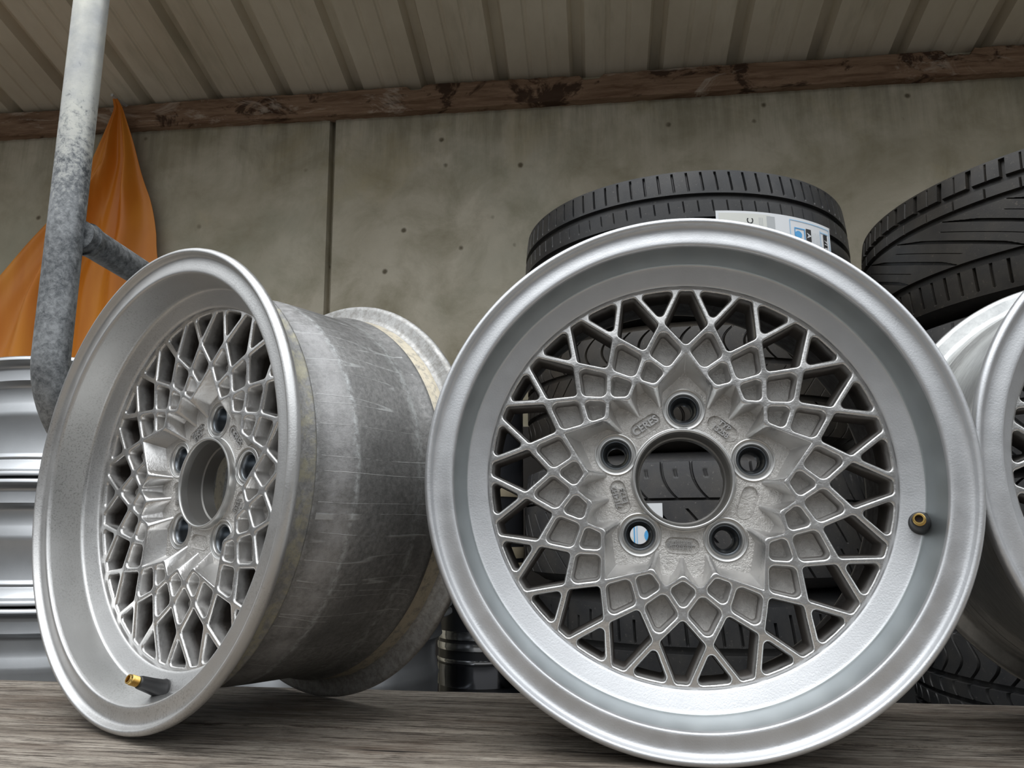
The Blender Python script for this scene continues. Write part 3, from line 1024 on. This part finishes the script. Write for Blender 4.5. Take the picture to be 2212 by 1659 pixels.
# ------------------------------------------------------------------ stacks of plain rims
def rim_profile(Rf=.205, w=.2):
    # outer side from top flange to bottom flange, height measured down from the top
    s = [(.0, .000), (.0, .0), ]
    k = w / .2
    pr = [(Rf - .020, .010), (Rf - .012, .003), (Rf - .004, .0), (Rf, .003), (Rf + .0005, .007), (Rf - .003, .0095), (Rf - .013, .0115), (Rf - .018, .016), (Rf - .0175, .022),
          (Rf - .016, .034), (Rf - .0150, .039), (Rf - .0185, .0425), (Rf - .024, .047), (Rf - .025, .052), (Rf - .025, .073), (Rf - .0235, .077), (Rf - .021, .090), (Rf - .0195, .096), (Rf - .0205, .100), (Rf - .0215, .160),
          (Rf - .0200, .1635), (Rf - .0165, .1665), (Rf - .0165, .169), (Rf - .0185, .171), (Rf - .017, .1735), (Rf - .0155, .186), (Rf - .011, .1895), (Rf - .003, .1910), (Rf, .194), (Rf, .198), (Rf - .003, .2), (Rf - .02, .197),
          (Rf - .03, .190), (Rf - .032, .1), (Rf - .03, .02), (Rf - .020, .010)]
    return [(r, d * k) for r, d in pr]

def build_rim(mats, Rf, w, name='steel_rim', fmats=None):
    root = empty(name)
    pr = rim_profile(Rf, w)
    mb = MB()
    ms = fmats if fmats else [0] * (len(pr) - 1)
    mb.lathe([(r, w - d) for r, d in pr], 160, axis='Z', mats=ms)
    o = mb.build('rim_barrel', mats, root, sharp=55); recalc(o)
    # dished centre disc with holes hinted by openings
    dm = MB()
    rr = Rf - .031
    prof = [(rr, w * .45), (rr - .02, w * .42), (rr - .05, w * .55), (.07, w * .58), (.033, w * .56), (.033, w * .52), (.07, w * .54), (rr - .05, w * .51), (rr - .02, w * .38), (rr, w * .41)]
    dm.lathe(prof, 96, axis='Z')
    o = dm.build('centre_disc', mats, root, sharp=55); recalc(o)
    return root

rg = build_rim([M_RIMGREY], .205, .2, 'grey_rim')
GR = 'grey painted rims stacked flat at the left edge'
lab = ['grey rim at the left edge, topmost of its stack',
       'grey rim at the left edge, second from the top of its stack',
       'grey rim at the left edge, level with the table top',
       None]
cx, cy = -.800, 1.400
stack_tops = [.4475, .2445, .0415, -.1615, -.3645, -.5676]
for i, zt in enumerate(stack_tops):
    r = rg if i == 0 else copy_tree(rg)
    r.location = (cx + .002 * (i % 2), cy, zt - .2)
    r.rotation_euler = (0, 0, i)
    if i < 3: tag(r, lab[i], 'rim', GR)
    else: tag(r, ['grey rim at the left edge, third from the ground',
                  'grey rim at the left edge, second from the ground',
                  'grey rim at the left edge, lowest of its stack on the ground'][i - 3], 'rim', GR)

# third stack, mostly hidden behind the sideways wheel
GR3 = 'grey rims stacked behind the sideways wheel'
cx, cy = -.300, 1.215
for i, zt in enumerate([.2445, .0415, -.1615, -.3645, -.5676]):
    r = copy_tree(rg)
    r.location = (cx, cy + .002 * (i % 2), zt - .2); r.rotation_euler = (0, 0, 2 + i)
    tag(r, ['grey rim behind the sideways wheel barrel, topmost of its stack', 'grey rim glimpsed between the two large wheels at table height',
            'grey rim behind the sideways wheel, third from the ground', 'grey rim behind the sideways wheel, second from the ground', 'grey rim behind the sideways wheel, resting on the ground'][i], 'rim', GR3)

def make_canister():
    root = empty('steel_cylinder', (-.0557, 1.424, GROUND))
    tag(root, 'narrow dark cylinder with chrome and beige bands glimpsed beside the tyre stack', 'cylinder')
    zb = GROUND
    R = .078
    mb = MB()
    prof = [(0, 0), (R, 0), (R, -.14 - zb), (R - .002, -.13 - zb), (R - .002, -.085 - zb), (R, -.08 - zb), (R, -.015 - zb), (R, .10 - zb), (R - .001, .45 - zb), (R - .012, .475 - zb), (.03, .49 - zb), (0, .49 - zb)]
    mb.lathe(prof, 64, axis='Z')
    mb.build('body', M_BLACKRIM, root, sharp=50)
    def band(z, hw, mat, name, out=.0015):
        b = MB(); b.lathe([(R - .002, z - hw - zb), (R + out, z - hw - zb), (R + out + .001, z - zb), (R + out, z + hw - zb), (R - .002, z + hw - zb)], 64, axis='Z')
        b.build(name, mat, root, sharp=50)
    band(-.018, .007, M_CHROME, 'chrome_band'); band(-.037, .006, M_CHROME, 'chrome_band'); band(-.061, .003, M_CHROME, 'chrome_band')
    band(-.086, .018, simple('smoked_chrome', (.16, .165, .18), .12, 1.0), 'smoked_band', .0008)
    band(.124, .010, M_BEIGE, 'beige_band'); band(.233, .009, M_BEIGE, 'beige_band'); band(.100, .006, M_BEIGE, 'beige_band')
make_canister()

# ------------------------------------------------------------------ tyres
def tyre_mesh(name, R, w, tw, grooves, pat, rows=64, gd=.0065, rim=.205):
    """axis Z, centre at height w/2. tw: tread width. grooves: [(pos, halfwidth)], fn(s,w)->0..1 sipe mask"""
    nper, mper, gsh, fn = pat
    N = nper * mper
    # tread rows
    tr = []
    for i in range(rows + 1):
        x = -tw / 2 + tw * i / rows
        tr.append(x)
    # add rows at groove borders
    for gp, gw in grooves:
        tr += [gp - gw - .0006, gp - gw + .0006, gp + gw - .0006, gp + gw + .0006]
    tr = sorted(t for t in tr if -tw / 2 <= t <= tw / 2)
    def crown(x): return -.006 * (abs(x) / (tw / 2)) ** 2.6
    lower = [(rim + .004, -w / 2 + .022), (rim, -w / 2 + .016), (rim + .006, -w / 2 + .010), (rim + .018, -w / 2 + .004), (rim + .035, -w / 2), (R - .052, -w / 2 + .001), (R - .036, -w / 2 + .005), (R - .024, -tw / 2 - .0075), (R - .015, -tw / 2 - .0035), (R - .0095, -tw / 2 - .0008)]
    prof = lower + [(R + crown(x), x) for x in tr] + [(r, -z) for r, z in lower[::-1]]
    L = len(lower); K = len(prof)
    mb = MB(); V = mb.v
    for i in range(N):
        j = i % mper; per = i // mper
        for k, (r, z) in enumerate(prof):
            a = 2 * pi * i / N - gsh(max(-tw / 2, min(tw / 2, z))) / R
            ca, sa = cos(a), sin(a)
            if L <= k < K - L:
                d = 0.0
                for gp, gw in grooves:
                    if abs(z - gp) <= gw: d = 1.0
                if not d: d = fn(j, per, z)
                r = r - gd * d
            elif k == L - 1 or k == K - L:
                r = r - gd * .6 * fn(j, per, z)
            V.append((r * ca, r * sa, z + w / 2))
    for i in range(N):
        b0 = i * K; b1 = ((i + 1) % N) * K
        for k in range(K - 1):
            mb.f.append((b0 + k, b1 + k, b1 + k + 1, b0 + k + 1)); mb.m.append(0)
        # inside liner
    me = bpy.data.meshes.new(name)
    inner = len(V)
    ip = [(rim + .004, -w / 2 + .022), (R - .04, -w / 2 + .014), (R - .02, -tw / 2 + .01), (R - .02, tw / 2 - .01), (R - .04, w / 2 - .014), (rim + .004, w / 2 - .022)]
    M_ = 96
    for i in range(M_):
        a = 2 * pi * i / M_
        for r, z in ip: V.append((r * cos(a), r * sin(a), z + w / 2))
    q = len(ip)
    for i in range(M_):
        for k in range(q - 1):
            b0 = inner + i * q + k; b1 = inner + ((i + 1) % M_) * q + k
            mb.f.append((b0, b0 + 1, b1 + 1, b1)); mb.m.append(0)
    me.from_pydata(V, [], mb.f)
    finish(me, [M_RUB], True, 42)
    return me

# patterns: (periods, cells per period, shear along the tread, mask(cell, period, z) -> depth 0..1)
def m_top(j, per, z):
    if j < 2: return .7 if .077 < abs(z) < .110 else 0
    if j in (8,): return .4 if .040 < z < .060 or -.060 < z < -.030 else 0
    return 0
pat_top = (84, 16, lambda z: .10 * z, m_top)
def g_arc(z):
    a = abs(z); q = 1 if z > 0 else -1
    return -26 * (a - .058) ** 2 * q if a > .028 else -.0234 * z / .028
pat_arc = (60, 20, g_arc, lambda j, per, z: (1.0 if j < 2 else 0) if abs(z) > .032 else (.5 if j == 10 else 0))
def g_hook(z):
    if z > .030: return -.0230 * (max(0.0, .085 - z) / .055) ** 2.6
    return -.0230 - (.030 - z) * .85
def m_hook(j, per, z):
    if z > .030: return 1.0 if j < 2 else (.25 if j in (11, 13) and .062 < z < .074 else 0)
    if -.036 < z < .014: return 1.0 if j < 2 else 0
    if z < -.045: return 1.0 if j in (12, 13) else 0
    return 0
pat_hook = (44, 26, g_hook, m_hook)
pat_slots = (76, 16, lambda z: .08 * z, lambda j, per, z: (1.0 if j < 2 and .030 < abs(z) < (.074 if per % 2 else .062) else 0))
def m_v(j, per, z):
    if z > .062: return (1.0 if j % 28 < 4 else (.4 if j % 28 == 16 else 0)) if z < .088 else 0
    if .036 < z < .056: return .5 if j % 28 == 14 else 0
    if -.040 < z < .029:
        q = (z + .040) / .069
        return 1.0 if j / 56 < .14 * min(1, 5 * q + .1) * min(1, 4 * (1 - q) + .08) else (.35 if j == 30 and .2 < q < .8 else 0)
    if z < -.052: return (1.0 if j % 14 < 2 and (per * 4 + j // 14) % 2 else .6 if j % 14 < 2 else 0) if z > -.084 else 0
    return 0
pat_v = (24, 56, lambda z: 2.7 * max(-.040, min(.030, z)), m_v)
pat_block = (68, 16, lambda z: .010 * sin(z * 90), lambda j, per, z: 1.0 if j < 2 else 0)

RT = .315
me_top = tyre_mesh('tyre_wide', RT, .262, .228, [(.066, .0056), (.024, .0056), (-.024, .0056), (-.066, .0056)], pat_top, rows=84)
me_arc = tyre_mesh('tyre_arc', RT, .213, .170, [(.028, .0042), (-.028, .0042)], pat_arc, rows=90)
me_hook = tyre_mesh('tyre_hook', RT, .213, .172, [(.029, .0016)], pat_hook, rows=90)
me_slot = tyre_mesh('tyre_slot', RT, .213, .172, [(.024, .0052), (-.024, .0052)], pat_slots)
me_v = tyre_mesh('tyre_v', .33, .215, .182, [(.058, .0045), (.034, .0040), (-.046, .0050)], pat_v, rows=150)
me_wh = tyre_mesh('tyre_wide_hook', .332, .213, .198, [(.040, .0016), (-.03, .003)], pat_hook, gd=.005)
me_blk = tyre_mesh('tyre_block', RT, .213, .170, [(.027, .0040), (-.027, .0040), (0, .003)], pat_block)

def tyre(me, x, y, z, rz, label, group, mat=None, tilt=(0, 0)):
    o = bpy.data.objects.new('tyre', me); COL.objects.link(o)
    o.location = (x, y, z); o.rotation_euler = (tilt[0], tilt[1], rz)
    if mat: o.material_slots[0].link = 'OBJECT'; o.material_slots[0].material = mat
    tag(o, label, 'tyre', group)
    return o
GT = 'tyres stacked behind the front wheel'
TX, TY = .342, 1.426
t1 = tyre(me_top, TX, TY, .4980, .3, 'wide black tyre with a white label on its tread, topmost of the middle stack', GT)
tyre(me_arc, TX + .004, TY - .006, .2850, 1.3, 'worn brownish tyre under the labelled top tyre, seen through the mesh spokes', GT, M_RUBB)
t3 = tyre(me_hook, TX - .002, TY - .004, .0720, 2.2, 'grey tyre with hooked tread blocks seen through the hub bore of the front wheel', GT, M_RUBG)
tyre(me_slot, TX + .006, TY + .002, -.1410, .7, 'black tyre with short tread slots seen through the lowest spokes of the front wheel', GT)
for k, zz in enumerate((-.3540, -.5670)):
    tyre(me_blk, TX, TY, zz, 1.9 + k, ['tyre low in the middle stack, hidden below the table edge', 'tyre second from the ground in the middle stack, below the table edge'][k], GT)
tyre(me_slot, TX, TY, GROUND, 3.1, 'lowest tyre of the middle stack, resting on the ground', GT)
GT2 = 'tyres stacked at the right edge'
RX, RY = .915, 1.098
tyre(me_v, RX, RY, .4520, .35, 'dusty black tyre with slanted V grooves, topmost at the right edge', GT2, M_RUBB)
tyre(me_wh, RX + .004, RY, .2467, .2, 'grey tyre directly below the V grooved tyre at the right edge', GT2, M_RUBG)
tyre(me_arc, RX, RY + .005, .0413, .9, 'dark tyre behind the wheel cut off at the right, above table height', GT2)
tyre(me_blk, RX + .002, RY, -.1640, 1.5, 'dark tyre at table height at the right edge', GT2)
for k, zz in enumerate((-.3693, -.5747)):
    tyre(me_slot if k else me_arc, RX, RY, zz, k, ['tyre at the right edge, third from the ground', 'tyre at the right edge, second from the ground'][k], GT2)

for o in list(bpy.data.objects):
    if o.get('group') == GT2 and o.location.z < .4: o.scale.z = .2053 / .213
tyre(me_arc, RX, RY, GROUND, 4, 'tyre at the right edge resting on the ground', GT2).scale.z = .2053 / .213
# ------------------------------------------------------------------ paper labels on the treads (curved patches)
def patch(mb, R, a0, a1, z0, z1, n=24, mat=0, thick=.0007):
    rings = []
    for i in range(n + 1):
        a = a0 + (a1 - a0) * i / n
        rings.append([(R * cos(a), R * sin(a), z0), ((R + thick) * cos(a), (R + thick) * sin(a), z0), ((R + thick) * cos(a), (R + thick) * sin(a), z1), (R * cos(a), R * sin(a), z1)])
    mb.loops(rings, True, mat)
    mb.f.append((len(mb.v) - 4, len(mb.v) - 3, len(mb.v) - 2, len(mb.v) - 1)); mb.m.append(mat)
    b = len(mb.v) - 4 * (n + 1)
    mb.f.append((b + 3, b + 2, b + 1, b)); mb.m.append(mat)
def text_patch(mb, txt, size, R, ac, zc, rot, mat):
    vs, fs = text_mesh(txt, size, .0)
    cr, sr = cos(rot), sin(rot)
    out = []
    for p in vs:
        x = p.x * cr - p.y * sr; y = p.x * sr + p.y * cr
        a = ac + x / R
        out.append((R * cos(a), R * sin(a), zc + y))
    mb.add(out, fs, mat)
def poly_patch(mb, pts, R, ac, zc, mat):
    mb.add([(R * cos(ac + x / R), R * sin(ac + x / R), zc + y) for x, y in pts], [tuple(range(len(pts)))], mat)

def make_label():
    # angles in world frame around the top tyre: -90 deg faces the camera
    Rl = RT + .0006
    mats = [M_WHITE, M_CREAM, M_BLUE, M_BLUEP, M_BLACK, M_GREYL]
    mb = MB()
    az0, az1 = radians(-92.5), radians(-51.0)
    ztop_, zbot = .170, .059           # local heights in the tyre
    patch(mb, Rl, az0, az1, zbot, ztop_, 40, 0)
    R2 = Rl + .0010
    def A(f): return az0 + (az1 - az0) * f
    patch(mb, R2, A(.02), A(.40), zbot + .004, ztop_ - .004, 16, 1, .0001)
    # mark resembling an open C, small print, grey field
    text_patch(mb, 'C', .015, R2 + .0003, A(.245), ztop_ - .017, radians(90), 4)
    for k in range(3):
        patch(mb, R2 + .0002, A(.31 + .012 * k), A(.314 + .012 * k), ztop_ - .034, ztop_ - .010, 3, 5, .0001)
    patch(mb, R2 + .0002, A(.37), A(.435), ztop_ - .050, ztop_ - .006, 6, 5, .0001)
    # right hand information field with pale blue frame
    def frame(f0, f1, z0, z1, w, mat):
        dz = w; df = w / (Rl * (az1 - az0))
        patch(mb, R2 + .0003, A(f0), A(f1), z1 - dz, z1, 10, mat, .0001)
        patch(mb, R2 + .0003, A(f0), A(f1), z0, z0 + dz, 10, mat, .0001)
        patch(mb, R2 + .0003, A(f0), A(f0 + df), z0, z1, 2, mat, .0001)
        patch(mb, R2 + .0003, A(f1 - df), A(f1), z0, z1, 2, mat, .0001)
    frame(.560, .985, zbot + .003, ztop_ - .005, .0014, 3)
    frame(.600, .700, zbot + .010, ztop_ - .018, .0018, 2)
    # fuel and rain pictogram: drop, cloud
    c = [(.0075 * cos(t), .0065 * sin(t)) for t in [2 * pi * i / 14 for i in range(14)]]
    poly_patch(mb, c, R2 + .0006, A(.635), ztop_ - .030, 2)
    poly_patch(mb, [(x * .9 + .004, y * .8) for x, y in c], R2 + .0007, A(.665), ztop_ - .052, 2)
    for k in range(3): poly_patch(mb, [(x * .22, y * .3) for x, y in c], R2 + .0007, A(.66 + .012 * k), ztop_ - .040, 2)
    # black arrow with A
    def arrow(f, zc, hw, hl, txt, sz):
        poly_patch(mb, [(-hw, -hl + hw), (-.0, -hl), (hw, -hl + hw), (hw, hl), (-hw, hl)], R2 + .0006, A(f), zc, 4)
        if txt: text_patch(mb, txt, sz, R2 + .0009, A(f), zc + .002, radians(-90), 0)
    arrow(.735, ztop_ - .030, .0060, .0135, 'A', .0125)
    patch(mb, R2 + .0003, A(.865), A(.870), zbot + .01, ztop_ - .012, 2, 3, .0001)
    patch(mb, R2 + .0003, A(.87), A(.965), ztop_ - .016, ztop_ - .014, 4, 3, .0001)
    arrow(.925, ztop_ - .038, .0052, .0210, '71 B', .0105)
    for k in range(5):
        patch(mb, R2 + .0003, A(.775 + .018 * k), A(.7765 + .018 * k), zbot + .012, ztop_ - .02, 2, 5, .0001)
    o = mb.build('tread_label', mats, None, smooth=False)
    o.parent = t1
    o.rotation_euler = (0, 0, -t1.rotation_euler.z)
    o['label'] = 'white paper label with black arrows reading A and 71'
    # label on the third tyre
    mb = MB()
    patch(mb, Rl, radians(-122), radians(-111), .062, .130, 12, 0)

    for k, m in ((.25, 2), (.32, 3), (.62, 2)):
        a = radians(-122 + 11 * k); patch(mb, Rl + .001, a, a + .006, .065, .127, 2, m, .0001)
    c = [(.007 * cos(t), .009 * sin(t)) for t in [2 * pi * i / 14 for i in range(14)]]
    poly_patch(mb, c, Rl + .0011, radians(-115), .082, 2)
    poly_patch(mb, [(x * .6, y * .6) for x, y in c], Rl + .0011, radians(-120), .075, 1)
    o = mb.build('tread_label', mats, None, smooth=False)
    o.parent = t3; o.rotation_euler = (0, 0, -t3.rotation_euler.z)
    o['label'] = 'white paper label with blue print'
    for a0, a1, z0, z1, m, lb in ((-149, -143, .098, .123, M_WHITE, 'torn scrap of white paper'), (-141.5, -136, .060, .074, M_CREAM, 'small pale yellow sticker')):
        mb = MB(); patch(mb, Rl, radians(a0), radians(a1), z0, z1, 6, 0)
        o = mb.build('sticker', m, None, smooth=False); o.parent = t3; o.rotation_euler = (0, 0, -t3.rotation_euler.z); o['label'] = lb
make_label()

# pale board leaning on the wall in the gap between the tyre stacks
bd = MB(); bd.box(-.13, .13, -.006, .006, 0, .36)
o = bd.build('white_board', simple('white_board', (.74, .74, .72), .6), smooth=False)
q = W(.52, .030, 0); o.location = (q.x, q.y, GROUND + .80); o.rotation_euler = (radians(-3), 0, YAW)
tag(o, 'small white board against the wall, seen between the two tyre stacks', 'board')
bd = MB(); bd.box(-.16, .16, -.05, .05, 0, .80)
o = bd.build('grey_crate', simple('grey_crate', (.12, .12, .12), .6), smooth=False)
q = W(.52, .062, 0); o.location = (q.x, q.y, GROUND); o.rotation_euler = (0, 0, YAW)
tag(o, 'dark narrow crate below the white board at the foot of the wall', 'crate')
bd = MB(); bd.box(-.46, .46, -.009, .009, 0, 1.20)  # dark backing added to darken the lit wall gaps between tyres
o = bd.build('added_shade_board', simple('dark_shade_board', (.035, .030, .026), .7), smooth=False)
q = W(-.13, .016, 0); o.location = (q.x, q.y, GROUND); o.rotation_euler = (0, 0, YAW)
tag(o, 'added dark board shading the gaps behind the middle tyre stack, glimpsed through the spokes', 'board')
